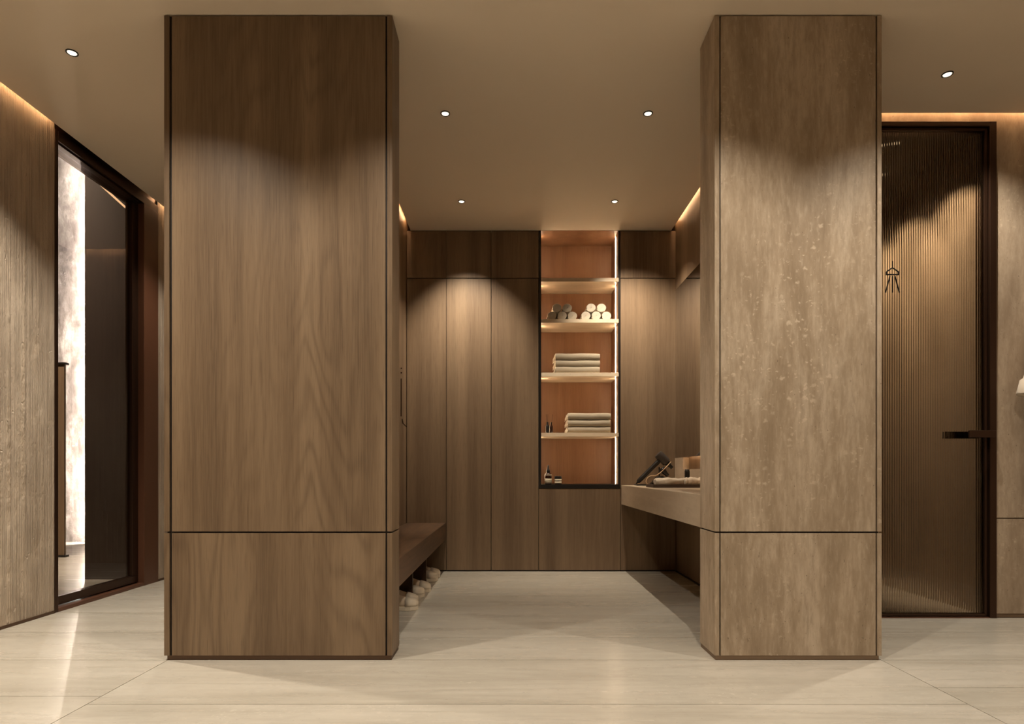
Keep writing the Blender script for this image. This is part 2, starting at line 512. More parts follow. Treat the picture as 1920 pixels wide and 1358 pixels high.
add_box(bm, NX1+0.0005, 0.8875, YB-0.002, YB+0.012, 0.682, 2.797)
add_box(bm, NX0-0.0005, NX1+0.0005, YB-0.002, YB+0.0078, 0.682, 0.716)
obj('frame', bm, M['black'], niche)
box_obj('base_panel', (0.2205, 0.8875, YB, YB+0.019, 0.012, 0.680), M['oak_back'], niche, bevel=0.0008)
box_obj('base_core', (0.2205, 0.8875, YB+0.019, 5.6, 0.0, 0.680), M['gap'], niche)
SHELVES = [2.409, 2.071, 1.632, 1.138]
TH = 0.030
for z in SHELVES:
    box_obj('shelf', (NX0+0.0005, NX1+0.004, YB-0.004, NY1, z-TH, z), M['shelf'], niche, bevel=0.001)
zs = [2.796] + sum([[z, z-TH] for z in SHELVES], []) + [0.718]
for zt, zb in zip(zs[0::2], zs[1::2]):
    for x0, x1 in ((NX0, NX0+0.003), (NX1-0.003, NX1)):
        box_obj('light_strip', (x0, x1, 5.238, 5.246, zb+0.003, zt-0.003), M['led'], niche)

# ------------------------------------------------------------------ towels
def spiral_roll(R, L, turns=4.2, wob=0.0, seed=1):
    """a rolled towel lying along +Y from y=0 to L, centre line at z=R"""
    rnd = random.Random(seed)
    bm = new_bm()
    n = int(turns*20)
    th = (R-0.006)/turns
    ph = rnd.uniform(0, 6)
    prof_o, prof_i = [], []
    for i in range(n+1):
        f = i/n
        a = -ph - 2*PI*turns*f
        ro = 0.006 + (R-0.006)*f
        ri = max(0.002, ro - th*0.80)
        w = 1 + 0.02*math.sin(a*2+ph)
        prof_o.append((ro*math.cos(a)*w, ro*math.sin(a)*w))
        prof_i.append((ri*math.cos(a)*w, ri*math.sin(a)*w))
    prof = prof_o + prof_i[::-1]
    rings = []
    ys = [0, 0.004, L*0.33, L*0.66, L-0.004, L]
    for j, y in enumerate(ys):
        s = 0.965 if j in (0, len(ys)-1) else 1+rnd.uniform(-wob, wob)
        rings.append([(x*s, y, z*s+R) for x, z in prof])
    rs = [[bm.verts.new(p) for p in r] for r in rings]
    N = len(prof)
    for a, b in zip(rs, rs[1:]):
        for k in range(N):
            bm.faces.new((a[k], a[(k+1) % N], b[(k+1) % N], b[k]))
    for ring in (rs[0], rs[-1]):          # end faces: quads between inner and outer edge
        for i in range(n):
            bm.faces.new((ring[i], ring[i+1], ring[N-2-i], ring[N-1-i]))
    return bm

R0 = 0.0415
proto = obj('rolled_towel', spiral_roll(R0, 0.27, 4.2, 0.01, 3), M['towel'], smooth=False)
groups = [('pile nearer the middle cabinet', [(0.327, 0), (0.4125, 0), (0.4975, 0), (0.369, 1), (0.455, 1)]),
          ('pile nearer the lit strip', [(0.608, 0), (0.6935, 0), (0.779, 0), (0.651, 1), (0.737, 1)])]
names = {(0, 0): 'bottom outer roll on the bench side', (0, 1): 'bottom middle roll', (0, 2): 'bottom outer roll on the mirror side',
         (1, 0): 'top roll on the bench side', (1, 1): 'top roll on the mirror side'}
first = True
for gi, (gname, spots) in enumerate(groups):
    cnt = {0: 0, 1: 0}
    for x, lev in spots:
        o = proto if first else proto.copy()
        if not first: COL.objects.link(o)
        first = False
        o.location = (x, 5.150+random.uniform(-.004, .004), 2.071+lev*0.0655)
        o.scale = (1.03, 1, 0.92)
        tag(o, 'white rolled towel, %s of the %s' % (names[(lev, cnt[lev])].replace(' roll', ''), gname), 'towel', 'rolled towels in the shelf niche')
        cnt[lev] += 1

def folded_towel_bm(w, h, d, seed):
    """folded towel: two nested folds, rounded front, layered ends; front at y=0, x centred, base z=0"""
    rnd = random.Random(seed)
    bm = new_bm()
    def ufold(h0, h1, y0, dep, t):
        # U shaped ribbon open at the back, its bend at the front
        R = (h1-h0)/2
        zc = (h0+h1)/2
        out, inn = [], []
        k = 12
        for i in range(k+1):
            a = PI/2 + PI*i/k
            out.append((y0+R*0.75 + R*0.75*math.cos(a), zc + R*math.sin(a)))
            inn.append((y0+R*0.75 + (R-t)*0.75*math.cos(a), zc + (R-t)*math.sin(a)))
        prof = [(dep, h1)] + out + [(dep, h0)] + [(dep, h0+t)] + inn[::-1] + [(dep, h1-t)]
        nx = 14
        rings = []
        for j in range(nx+1):
            f = j/nx
            x = -w/2 + w*f
            e = min(f, 1-f)*w
            s = 1 - 0.06*max(0, 1-e/0.008)
            dz = 0.0012*math.sin(f*9+seed) + rnd.uniform(-.0006, .0006)
            dy = rnd.uniform(-.0012, .0012)
            rings.append([(x + rnd.uniform(-.0015, .0015)*(j in (0, nx)), y+dy, zc + (z-zc)*s + dz*(1 if z > h0+0.002 else 0)) for y, z in prof])
        add_loft(bm, rings)
    t = h*0.235
    ufold(0.0005, h, 0.0, d, t)
    ufold(t+0.0012, h-t-0.0012, 0.018, d-0.01, t*0.95)
    return bm

TW, THT = 0.36, 0.0555
stack_names = ['bottom', 'middle', 'top']
for si, (xc, zb, w, what) in enumerate([(0.545, 1.632, 0.366, 'stack standing below the rolled towels'), (0.637, 1.138, 0.352, 'stack beside the reed diffuser bottles')]):
    for k in range(3):
        r = thing('folded_towel', '%s folded oatmeal towel of the three-towel %s' % (stack_names[k], what), 'towel',
                  (xc+random.uniform(-.003, .003), 5.150+random.uniform(-.004, .004), zb+k*THT), group='folded towels in the shelf niche')
        o = obj('cloth', folded_towel_bm(w, THT-0.0008, 0.24, si*5+k), M['towel_grey'], r, smooth=True, world=False)
        m = o.modifiers.new('split', 'EDGE_SPLIT'); m.split_angle = math.radians(50)
        # fringed hem on the bench-side end
        bm = new_bm()
        rnd = random.Random(si*7+k)
        for i in range(26):
            y = 0.012 + 0.21*i/25
            z = rnd.uniform(0.012, THT-0.014)
            add_tube(bm, [(-w/2+0.002, y, z), (-w/2-0.006, y+rnd.uniform(-.003, .003), z-0.002), (-w/2-0.009-rnd.uniform(0, .004), y+rnd.uniform(-.004, .004), z-0.010)], [0.003, 0.0026, 0.0014], 6)
        obj('fringe', bm, M['towel'], r, world=False)

# ------------------------------------------------------------------ bottles in the niche
def diffuser(x, y, z, label, mat, reeds):
    r = thing('reed_diffuser', label, 'diffuser', (x, y, z), group='reed diffusers in the shelf niche')
    bm = new_bm()
    add_lathe(bm, [(0, 0), (0.0130, 0), (0.0140, 0.002), (0.0140, 0.052), (0.0125, 0.060), (0.0075, 0.067), (0.0070, 0.084), (0.0085, 0.085), (0.0085, 0.090), (0.0045, 0.090), (0.0045, 0.070), (0, 0.068)], (0, 0, 0), 24)
    obj('bottle', bm, mat, r, smooth=True, world=False)
    for dx, dy in reeds:
        bm = new_bm()
        add_tube(bm, [(-dx*0.2, -dy*0.2, 0.03), (dx, dy, 0.155)], 0.0013, 6)
        obj('reed', bm, M['reed'], r, world=False)
    return r
diffuser(0.2925, 5.150, 1.1385, 'small black reed diffuser bottle nearer the niche side frame', M['black'], [(-0.010, 0.0), (0.004, 0.008)])
diffuser(0.3245, 5.160, 1.1385, 'small dark amber reed diffuser bottle nearer the folded towels', M['amber'], [(0.013, 0.0)])

bt = thing('dropper_bottle', 'dark amber bottle with tapered cap and cream label on the niche floor', 'bottle', (0.300, 5.165, 0.7157))
bm = new_bm()
add_lathe(bm, [(0, 0), (0.026, 0), (0.028, 0.003), (0.028, 0.078), (0.025, 0.086), (0.014, 0.094), (0.012, 0.100), (0, 0.100)])
obj('glass_body', bm, M['amber'], bt, smooth=True, world=False)
bm = new_bm(); add_lathe(bm, [(0, 0.099), (0.0155, 0.099), (0.0155, 0.116), (0.010, 0.122), (0.007, 0.145), (0.0045, 0.158), (0, 0.160)])
obj('cap', bm, M['black'], bt, smooth=True, world=False)
bm = new_bm()
for za, zb in ((0.008, 0.046), (0.074, 0.079)):
    add_lathe(bm, [(0.0284, za), (0.0288, za+.0005), (0.0288, zb-.0005), (0.0284, zb)], seg=32)
lb = obj('paper_label', bm, M['label'], bt, smooth=True, world=False)
bm = new_bm()
for za in (0.014, 0.024, 0.034):
    add_lathe(bm, [(0.0288, za), (0.0291, za), (0.0291, za+0.003), (0.0288, za+0.003)], seg=32)
obj('printed_line', bm, M['ink'], lb, world=False)
jr = thing('cream_jar', 'small dark jar with striped cream label beside the dropper bottle', 'jar', (0.382, 5.165, 0.7157))
bm = new_bm(); add_lathe(bm, [(0, 0), (0.0265, 0), (0.028, 0.003), (0.028, 0.044), (0.026, 0.047), (0, 0.047)])
obj('jar_body', bm, M['amber'], jr, smooth=True, world=False)
bm = new_bm(); add_lathe(bm, [(0, 0.046), (0.0285, 0.046), (0.0285, 0.066), (0.027, 0.068), (0, 0.068)])
obj('lid', bm, M['black'], jr, smooth=True, world=False)
bm = new_bm()
for za, zb in ((0.006, 0.018), (0.022, 0.028), (0.034, 0.042)):
    add_lathe(bm, [(0.0283, za), (0.0287, za), (0.0287, zb), (0.0283, zb)], seg=32)
obj('paper_label', bm, M['label'], jr, smooth=True, world=False)

# ------------------------------------------------------------------ bench and shoes
BX = -0.543
bench = thing('bench', 'low dark wooden bench along the side wall with shoe compartments below', 'bench', (-0.70, 4.0, 0))
bm = new_bm()
ring = [(RLX+0.002, 0.345), (RLX+0.002, 0.400), (BX, 0.400), (BX, 0.262), (BX-0.028, 0.262), (BX-0.028, 0.345)]
add_loft(bm, [[(x, 2.95, z) for x, z in ring], [(x, YB-0.003, z) for x, z in ring]])
obj('seat', bm, M['bench'], bench, bevel=0.003)
box_obj('underside_panel', (RLX+0.002, BX-0.0285, 2.95, YB-0.003, 0.262, 0.285), M['bench'], bench)
for y in (3.36, 3.975, 4.60):
    box_obj('divider', (RLX+0.002, -0.632, y-0.012, y+0.012, 0.0, 0.262), M['bench'], bench, bevel=0.0015)

def shoe_parts(root, mirror):
    s = -1 if mirror else 1
    # (x from heel, half width, upper height, y shift)
    st = [(0.000, 0.020, 0.050, 0), (0.012, 0.029, 0.066, 0), (0.045, 0.033, 0.070, 0), (0.090, 0.034, 0.076, 0), (0.130, 0.037, 0.074, .002),
          (0.165, 0.043, 0.062, .004), (0.200, 0.046, 0.050, .004), (0.230, 0.044, 0.043, .002), (0.252, 0.036, 0.037, 0), (0.266, 0.022, 0.028, -.002), (0.271, 0.008, 0.018, -.003)]
    bm = new_bm()
    rings = []
    for x, w, h, dy in st:
        ring = []
        for k in range(17):
            a = PI*k/16
            ca, sa = math.cos(a), math.sin(a)
            ring.append((x, s*dy + s*w*math.copysign(abs(ca)**0.75, ca)*0.98, 0.022 + h*(sa**0.62)))
        rings.append(ring)
    add_loft(bm, rings)
    obj('upper', bm, M['shoe'], root, smooth=True, world=False)
    bm = new_bm()
    lo, hi = [], []
    for x, w, h, dy in st:
        lo.append((x-0.002 if x < .05 else x+0.003, s*dy + s*(w+0.003), 0)); hi.append((x-0.002 if x < .05 else x+0.003, s*dy - s*(w+0.003), 0))
    loop = lo + hi[::-1]
    add_loft(bm, [[(x, y, 0.0) for x, y, _ in loop], [(x, y, 0.026) for x, y, _ in loop]])
    obj('sole', bm, M['sole'], root, bevel=0.003, world=False)
    bm = new_bm()       # toe cap
    rings = []
    for x, w, h, dy in st[6:]:
        rings.append([(x+0.003, s*dy + s*(w+0.0035)*math.copysign(abs(math.cos(PI*k/16))**0.75, math.cos(PI*k/16)), 0.023 + (h+0.0030)*(math.sin(PI*k/16)**0.62)) for k in range(17)])
    add_loft(bm, rings)
    obj('toe_cap', bm, M['sole'], root, smooth=True, world=False)
    bm = new_bm()
    for x, z in ((0.118, 0.0985), (0.138, 0.093), (0.158, 0.0865)):
        add_tube(bm, [(x-0.004, -0.024, z-0.010), (x, -0.010, z-0.001), (x, 0.010, z-0.001), (x-0.004, 0.024, z-0.010)], 0.0028, 6)
    obj('laces', bm, M['sole'], root, world=False)

shoes = [(-0.832, 3.700, 1, 'off-white canvas shoe below the near end of the bench, the closest one'),
         (-0.850, 3.845, 0, 'off-white canvas shoe tucked behind the closest shoe under the bench'),
         (-0.846, 4.085, 1, 'off-white canvas shoe just behind the first bench divider'),
         (-0.828, 4.265, 0, 'off-white canvas shoe at the far side of the middle bench compartment'),
         (-0.832, 4.690, 1, 'off-white canvas shoe just behind the far bench divider'),
         (-0.830, 4.830, 0, 'off-white canvas shoe nearest the back wall under the bench')]
protos = {}
for x, y, mir, lab in shoes:
    if mir not in protos:
        r = thing('canvas_shoe', lab, 'shoe', (x, y, 0), group='shoes under the bench')
        shoe_parts(r, mir)
        protos[mir] = r
    else:
        r = copy_tree(protos[mir])
        r.location = (x, y, 0)
        tag(r, lab, 'shoe', 'shoes under the bench')
    r.rotation_euler = (0, 0, random.uniform(-0.05, 0.05))

# slim rail with peg on the bench wall
rail = thing('wall_hook_rail', 'slim dark vertical hook rail on the oak wall above the bench', 'hook', (RLX, 4.865, 1.25))
box_obj('rail', (RLX+0.0005, RLX+0.007, 4.858, 4.866, 1.250, 1.545), M['bronze'], rail, bevel=0.001)
for zz, rr in ((1.590, 0.006), (1.625, 0.005)):
    bm = new_bm()
    add_tube(bm, [(RLX+0.0005, 4.862, zz), (RLX+0.010, 4.862, zz)], rr, 10)
    obj('stud', bm, M['bronze'], rail)
bm = new_bm()
add_tube(bm, [(RLX+0.0005, 4.92, 1.235), (RLX+0.008, 4.92, 1.20), (RLX+0.022, 4.95, 1.183), (RLX+0.026, 4.98, 1.178)], 0.004, 8)
obj('peg', bm, M['bronze'], rail)

# ------------------------------------------------------------------ vanity
CX0 = 0.897
ct = box_obj('vanity_counter', (CX0, RRX-0.001, 2.935, YB-0.003, 0.551, 0.709), M['counter'], bevel=0.002)
tag(ct, 'thick beige stone counter floating along the mirror wall', 'counter')
bs = thing('backsplash', 'pale stone upstand with a lit wood-lined recess along the wall behind the counter', 'backsplash', (1.37, 4.0, 0.709))
bm = new_bm()
add_box(bm, RRX-0.012, 1.400, 2.935, YB-0.003, 0.7095, 0.838)
add_box(bm, RRX-0.012, 1.400, 4.875, YB-0.003, 0.838, 0.931)
obj('stone_upstand', bm, M['counter'], bs)
box_obj('recess_panel', (1.384, 1.400, 2.935, 4.8745, 0.8385, 0.944), M['oak_back'], bs)
box_obj('light_strip', (1.350, 1.356, 2.95, 4.86, 0.9405, 0.9445), emit('led_recess', LEDC, 12.0), bs)
mi = thing('mirror', 'large frameless wall mirror above the stone counter', 'mirror', (RRX, 4.0, 0.945))
box_obj('mirror_glass', (RRX-0.006, RRX-0.001, 2.95, YB-0.004, 0.932, 2.309), M['mirror'], mi)
dp = thing('soap_dispenser', 'black cylindrical bottle standing by the stone upstand behind the rolled hand towels', 'bottle', (1.291, 4.60, 0.709))
bm = new_bm(); add_lathe(bm, [(0, 0), (0.018, 0), (0.019, 0.002), (0.019, 0.114), (0.018, 0.117), (0, 0.117)])
obj('body', bm, M['black'], dp, smooth=True, world=False)
bm = new_bm(); add_lathe(bm, [(0, 0.116), (0.0165, 0.116), (0.0165, 0.127), (0, 0.127)])
obj('cap', bm, M['black'], dp, smooth=True, world=False)

tr = thing('towel_tray', 'flat dark tray on the counter carrying rolled hand towels', 'tray', (1.13, 4.33, 0.709))
box_obj('tray_base', (0.958, 1.315, 4.235, 4.46, 0.7095, 0.7175), M['tray'], tr, bevel=0.001)
bm = new_bm()
for b in ((0.958, 1.315, 4.235, 4.241, 0.7175, 0.729), (0.958, 1.315, 4.454, 4.46, 0.7175, 0.729), (0.958, 0.964, 4.241, 4.454, 0.7175, 0.729), (1.309, 1.315, 4.241, 4.454, 0.7175, 0.729)):
    add_box(bm, *b)
obj('rim', bm, M['tray'], tr)
def soft_roll(L, R, seed):
    """a plump rolled towel along +Y with soft folds and a spiral end"""
    rnd = random.Random(seed)
    bm = new_bm()
    n, ny = 40, 26
    rings = []
    for j in range(ny+1):
        f = j/ny
        e = min(f, 1-f)*L
        s = 1 - 0.30*max(0, 1-e/0.012)**2
        w = 1 + 0.07*math.sin(f*11+seed) + 0.05*math.sin(f*23+seed*2)
        ring = []
        for k in range(n):
            t = 2*PI*k/n
            r = R*s*w*(1 + 0.035*math.sin(3*t+f*5+seed) + 0.02*math.sin(7*t-f*9))
            if abs(((t - 0.9 - 0.2*math.sin(f*6)) % (2*PI)) - 0.2) < 0.12: r *= 0.93      # the loose edge of the cloth
            ring.append((r*math.cos(t), f*L, max(0.0, R*0.93 + r*0.93*math.sin(t))))
        rings.append(ring)
    add_loft(bm, rings)
    th = R*0.20
    for (y0, y1) in ((-0.002, 0.004), (L-0.004, L+0.002)):     # spiral layers at the ends
        pts = []
        for i in range(60):
            a_ = i/60*2*PI*2.6
            r = R*0.12 + R*0.62*i/60
            pts.append((r*math.cos(a_), (y0+y1)/2, R*0.93 + r*0.93*math.sin(a_)))
        add_tube(bm, pts, R*0.085, 6)
    return bm
for i, (x, y, rz, L, R, lab) in enumerate([(0.985, 4.285, -PI/2+0.06, 0.19, 0.031, 'rolled white hand towel at the niche end of the dark tray'),
                                           (1.186, 4.290, -PI/2-0.10, 0.115, 0.033, 'short rolled white hand towel at the column end of the dark tray'),
                                           (1.000, 4.390, -PI/2-0.03, 0.26, 0.030, 'rolled white hand towel lying at the back of the dark tray')]):
    o = obj('rolled_hand_towel', soft_roll(L, R, i+2), M['robe'], smooth=True)
    o.location = (x, y, 0.7178); o.rotation_euler = (0, 0, rz)
    tag(o, lab, 'towel', 'rolled hand towels on the tray')

# hair dryer on its stand
DY = 4.955
hd = thing('hair_dryer', 'dark grey hair dryer leaning on a black stand on the stone counter', 'hair dryer', (1.10, DY, 0.709))
def P(cx, cy, dy=0): return (0.983+(cx-370)/1688, DY+dy, 0.709+(640-cy)/1688)
a = 1/math.sqrt(2)
bc = Vector(P(728, 275)); ax = Vector((a, 0, -a))
bm = new_bm(); add_tube(bm, [bc-ax*.052, bc-ax*.050, bc-ax*.040, bc+ax*.040, bc+ax*.048, bc+ax*.050], [0.026, 0.033, 0.036, 0.036, 0.034, 0.026], 28)
obj('barrel', bm, M['dryer'], hd, smooth=True).modifiers.new('es', 'EDGE_SPLIT').split_angle = math.radians(50)
bm = new_bm(); add_tube(bm, [P(374, 617), P(392, 596), P(402, 586), P(440, 548), P(690, 300)], [0.004, 0.008, 0.017, 0.0185, 0.0185], 20)
obj('handle', bm, M['black'], hd, smooth=True).modifiers.new('es', 'EDGE_SPLIT').split_angle = math.radians(50)
bm = new_bm(); add_tube(bm, [bc+ax*.049, bc+ax*.060, bc+ax*.088, bc+ax*.108], [0.024, 0.023, 0.014, 0.015], 20)
obj('nozzle', bm, M['black'], hd, smooth=True)
bm = new_bm()
pts = [P(455, 545, -.022), P(830, 320, -.030), P(760, 395, -.034), P(680, 470, -.036), P(620, 505, -.036), P(560, 510, -.036), P(515, 535, -.036), P(495, 580, -.036), P(510, 615, -.034), P(545, 637, -.03)][1:]
def smooth_path(p, n=6):
    p = [Vector(q) for q in p]; out = []
    for i in range(len(p)-1):
        p0, p1, p2, p3 = p[max(i-1, 0)], p[i], p[i+1], p[min(i+2, len(p)-1)]
        for k in range(n):
            t = k/n
            out.append(0.5*((2*p1)+(p2-p0)*t+(2*p0-5*p1+4*p2-p3)*t*t+(3*p1-p0-3*p2+p3)*t**3))
    return out + [p[-1]]
add_tube(bm, smooth_path(pts), 0.0033, 8)
obj('cable', bm, M['cord'], hd, smooth=True)
sd = thing('dryer_stand', 'black stand with angled foot holding the hair dryer', 'stand', (1.09, DY, 0.709))
box_obj('base_plate', (0.980, 1.215, DY-0.045, DY+0.055, 0.7095, 0.7205), M['black'], sd, bevel=0.004)
bm = new_bm()
ring = [(1.098, 0.7205), (1.215, 0.7205), (1.215, 0.773), (1.190, 0.785), (1.150, 0.780), (1.115, 0.738)]
add_loft(bm, [[(x, DY-0.028, z) for x, z in ring], [(x, DY+0.04, z) for x, z in ring]])
obj('rest_block', bm, M['black'], sd, bevel=0.006)
bm = new_bm(); add_tube(bm, [(1.178, DY+0.035, 0.775), (1.178, DY+0.035, 0.855)], 0.006, 10)
obj('post', bm, M['black'], sd)
nz = new_bm()
add_tube(nz, [P(712, 412), P(722, 424), P(770, 478), P(800, 508)], [0.026, 0.028, 0.017, 0.014], 20)
o = obj('styling_nozzle', nz, M['black'], smooth=True)
tag(o, 'spare black styling nozzle on the stand just below the hair dryer barrel', 'nozzle')

# ------------------------------------------------------------------ glass door in the raked wall (left)
d1 = thing('door_1', 'full height clear glass door in bronze frame in the raked plaster wall', 'door', (XL, 4.1, 0), kind='structure')
X1 = XL
bm = new_bm()
add_box(bm, X1-0.13, X1+0.004, 3.605, 3.632, 0, 2.80)                 # jamb by the plaster
add_box(bm, X1-0.13, X1+0.004, 3.632, 4.655, 2.745, 2.80)             # head
add_box(bm, X1-0.05, X1-0.012, 3.632, 4.46, 2.735, 2.745)
obj('frame', bm, M['bronze'], d1, bevel=0.002)
box_obj('header_fill', (X1-0.12, X1-0.01, 3.605, 4.655, 2.80, 3.02), M['bronze'], d1)
box_obj('side_casing', (X1-0.13, X1+0.006, 4.475, 4.655, 0, 2.745), M['bronze_brown'], d1, bevel=0.002)
box_obj('threshold', (X1-0.13, X1+0.004, 3.632, 4.475, 0, 0.022), M['bronze_brown'], d1, bevel=0.002)
bm = new_bm()
add_box(bm, X1-0.085, X1-0.035, 3.634, 4.473, 0.030, 0.080)
add_box(bm, X1-0.085, X1-0.035, 4.405, 4.473, 0.080, 2.735)
add_box(bm, X1-0.085, X1-0.035, 3.634, 3.640, 0.080, 2.735)
obj('sash', bm, M['bronze'], d1, bevel=0.003)
box_obj('glass_pane', (X1-0.064, X1-0.054, 3.640, 4.405, 0.080, 2.735), M['glass'], d1)

# inner room behind the glass door
structure('floor_inner', [(-6.4, X1-0.13, 3.0, 7.4, -0.12, 0.0)], M['floor'], 'pale wet-looking floor beyond the glass door', 'floor')
structure('wall_inner_far', [(-6.4, -2.7, 7.30, 7.42, 0, 5.25)], M['snow'], 'white mottled wall glowing beyond the glass door', 'wall')
structure('wall_inner_side', [(-6.5, -6.4, 3.0, 7.4, 0, 5.25), (-6.5, X1-0.13, 2.9, 3.0, 0, 5.25)], M['darkwall'], 'dark side wall of the room beyond the glass door', 'wall')
structure('wall_inner_dark', [(-3.245, X1-0.131, 4.74, 4.90, 0, 5.25)], M['darkwall'], 'dark wall just behind the glass door', 'wall')
structure('ceiling_inner', [(-6.5, X1-0.131, 2.9, 7.42, 5.20, 5.30)], M['darkwall'], 'dark ceiling of the room beyond the glass door', 'ceiling')
lt = box_obj('wall_light_tube', (-4.865, -4.843, 7.170, 7.192, 0.02, 5.10), M['ledwhite'])
tag(lt, 'tall white light tube in front of the mottled far wall', 'light')
box_obj('light_shield', (-4.872, -4.832, 7.150, 7.160, 0.0, 5.15), M['black'], lt)  # plate added to stop the tube's light spilling through the door
scr = thing('wood_screen', 'thin oak partition panel with thin black top plate beyond the glass door', 'partition', (-4.6, 6.1, 0))
box_obj('body', (-4.95, -4.300, 5.99, 6.015, 0.02, 1.850), M['oak_back'], scr)
box_obj('top_plate', (-4.97, -4.280, 5.975, 6.03, 1.850, 1.868), M['black'], scr)
box_obj('base_plate', (-4.97, -4.280, 5.975, 6.03, 0.0, 0.02), M['black'], scr)
bm = new_bm()
add_tube(bm, [(-2.785, 3.62, 2.80), (-2.80, 4.05, 2.80), (-2.87, 4.50, 2.80), (-2.90, 4.70, 2.80)], 0.007, 8)  # glowing tube imitates cove light mirrored in the door glass
tag(obj('inner_cove_reflection', bm, M['line']), 'thin glowing line standing in for the cove reflection in the glass door', 'light')

# ------------------------------------------------------------------ fluted shower door (right)
d2 = thing('door_2', 'bronze framed fluted glass shower door in the stone wall', 'door', (2.25, YS, 0), kind='structure')
bm = new_bm()
add_box(bm, 2.664, 2.702, YS-0.012, YS+0.10, 0, 2.771)
add_box(bm, 1.80, 1.838, YS-0.012, YS+0.10, 0, 2.771)
add_box(bm, 1.838, 2.664, YS-0.012, YS+0.10, 2.745, 2.771)
obj('frame', bm, M['bronze'], d2, bevel=0.002)
box_obj('threshold', (1.838, 2.664, YS-0.010, YS+0.10, 0, 0.005), M['bronze_brown'], d2)
bm = new_bm()
add_box(bm, 1.842, 2.660, YS+0.002, YS+0.040, 0.010, 0.022)
add_box(bm, 1.842, 2.660, YS+0.002, YS+0.040, 2.728, 2.742)
add_box(bm, 2.645, 2.660, YS+0.002, YS+0.040, 0.022, 2.728)
add_box(bm, 1.842, 1.857, YS+0.002, YS+0.040, 0.022, 2.728)
leaf = obj('leaf_frame', bm, M['bronze'], d2, bevel=0.001)
# fluted pane: real ribs on the room side, flat inside
bm = new_bm()
NF, PX0, PX1 = 59, 1.857, 2.645
pitch = (PX1-PX0)/NF
prof = []
for i in range(NF):
    for f in (0, 0.03, 0.07, 0.12, 0.17, 0.22, 0.36, 0.5, 0.64, 0.78, 0.83, 0.88, 0.93, 0.97):
        e = min(1.0, min(f, 1-f)/0.22)
        prof.append((PX0 + (i+f)*pitch, YS+0.0215 + 0.0015*math.sin(PI/2*e) + 0.00012*math.sin(PI*f)))
prof.append((PX1, YS+0.0215))
lo = [bm.verts.new((x, y, 0.022)) for x, y in prof]
hi = [bm.verts.new((x, y, 2.728)) for x, y in prof]
for i in range(len(prof)-1):
    bm.faces.new((lo[i], lo[i+1], hi[i+1], hi[i]))
b = [bm.verts.new(p) for p in ((PX0, YS+0.014, 0.022), (PX1, YS+0.014, 0.022), (PX1, YS+0.014, 2.728), (PX0, YS+0.014, 2.728))]
bm.faces.new((b[0], b[3], b[2], b[1]))
bm.faces.new([lo[0], hi[0], b[3], b[0]]); bm.faces.new([lo[-1], b[1], b[2], hi[-1]])
bm.faces.new(hi + [b[2], b[3]]); bm.faces.new(lo[::-1] + [b[0], b[1]])
fp = obj('fluted_pane', bm, M['fluted'], d2)
fp.modifiers.new('edges', 'EDGE_SPLIT').split_angle = math.radians(60)
fp.data.materials.append(M['smooth_glass'])
for f in fp.data.polygons:
    big = f.area > 0.5
    f.use_smooth = len(f.vertices) == 4 and not big
    f.material_index = 1 if big and len(f.vertices) == 4 else 0
bm = new_bm()
add_box(bm, 2.520, 2.672, YS-0.050, YS-0.038, 1.006, 1.046)
add_box(bm, 2.640, 2.672, YS-0.038, YS+0.002, 1.010, 1.042)
obj('handle', bm, M['bronze'], d2, bevel=0.003)
bm = new_bm()
add_box(bm, 2.455, 2.640, YS+0.060, YS+0.072, 1.006, 1.046)
add_box(bm, 2.620, 2.652, YS+0.040, YS+0.060, 1.010, 1.042)
obj('inner_handle', bm, M['black'], d2, bevel=0.003)
bm = new_bm()
SX, SY = 2.1335, YS+0.0105
def stroke(x0, z0, x1, z1, r=0.0034):
    add_tube(bm, [(SX+x0, SY, z0), (SX+x1, SY, z1)], r, 8)
stroke(0, 1.998, 0, 1.962)
stroke(0, 1.962, -0.034, 1.938); stroke(-0.034, 1.938, -0.034, 1.924)
stroke(0, 1.962, 0.034, 1.938); stroke(0.034, 1.938, 0.034, 1.924)
stroke(-0.036, 1.923, 0.036, 1.923)
stroke(-0.014, 1.914, -0.039, 1.822); stroke(0, 1.914, 0, 1.822); stroke(0.014, 1.914, 0.039, 1.822)
tag(obj('shower_symbol', bm, M['ink'], d2), 'black line drawing of a shower head')

# shower cabin behind
structure('wall_shower_back', [(1.562, 2.80, 5.0, 5.1, 0, 3.02)], M['darkwall'], 'dark back wall of the shower', 'wall')
structure('wall_shower', [(2.690, 2.80, YS+0.111, 5.0, 0, 3.02)], M['travertine_grey'],
          'stone side wall of the shower seen through the fluted glass', 'wall')
structure('floor_shower', [(1.562, 2.69, YS+0.0, 5.0, -0.12, -0.0008)], M['floor'], 'shower floor behind the fluted glass', 'floor')
structure('ceiling_shower', [(1.562, 2.69, YS+0.111, 5.0, 2.80, 2.92)], M['darkwall'], 'shower ceiling behind the fluted glass', 'ceiling')

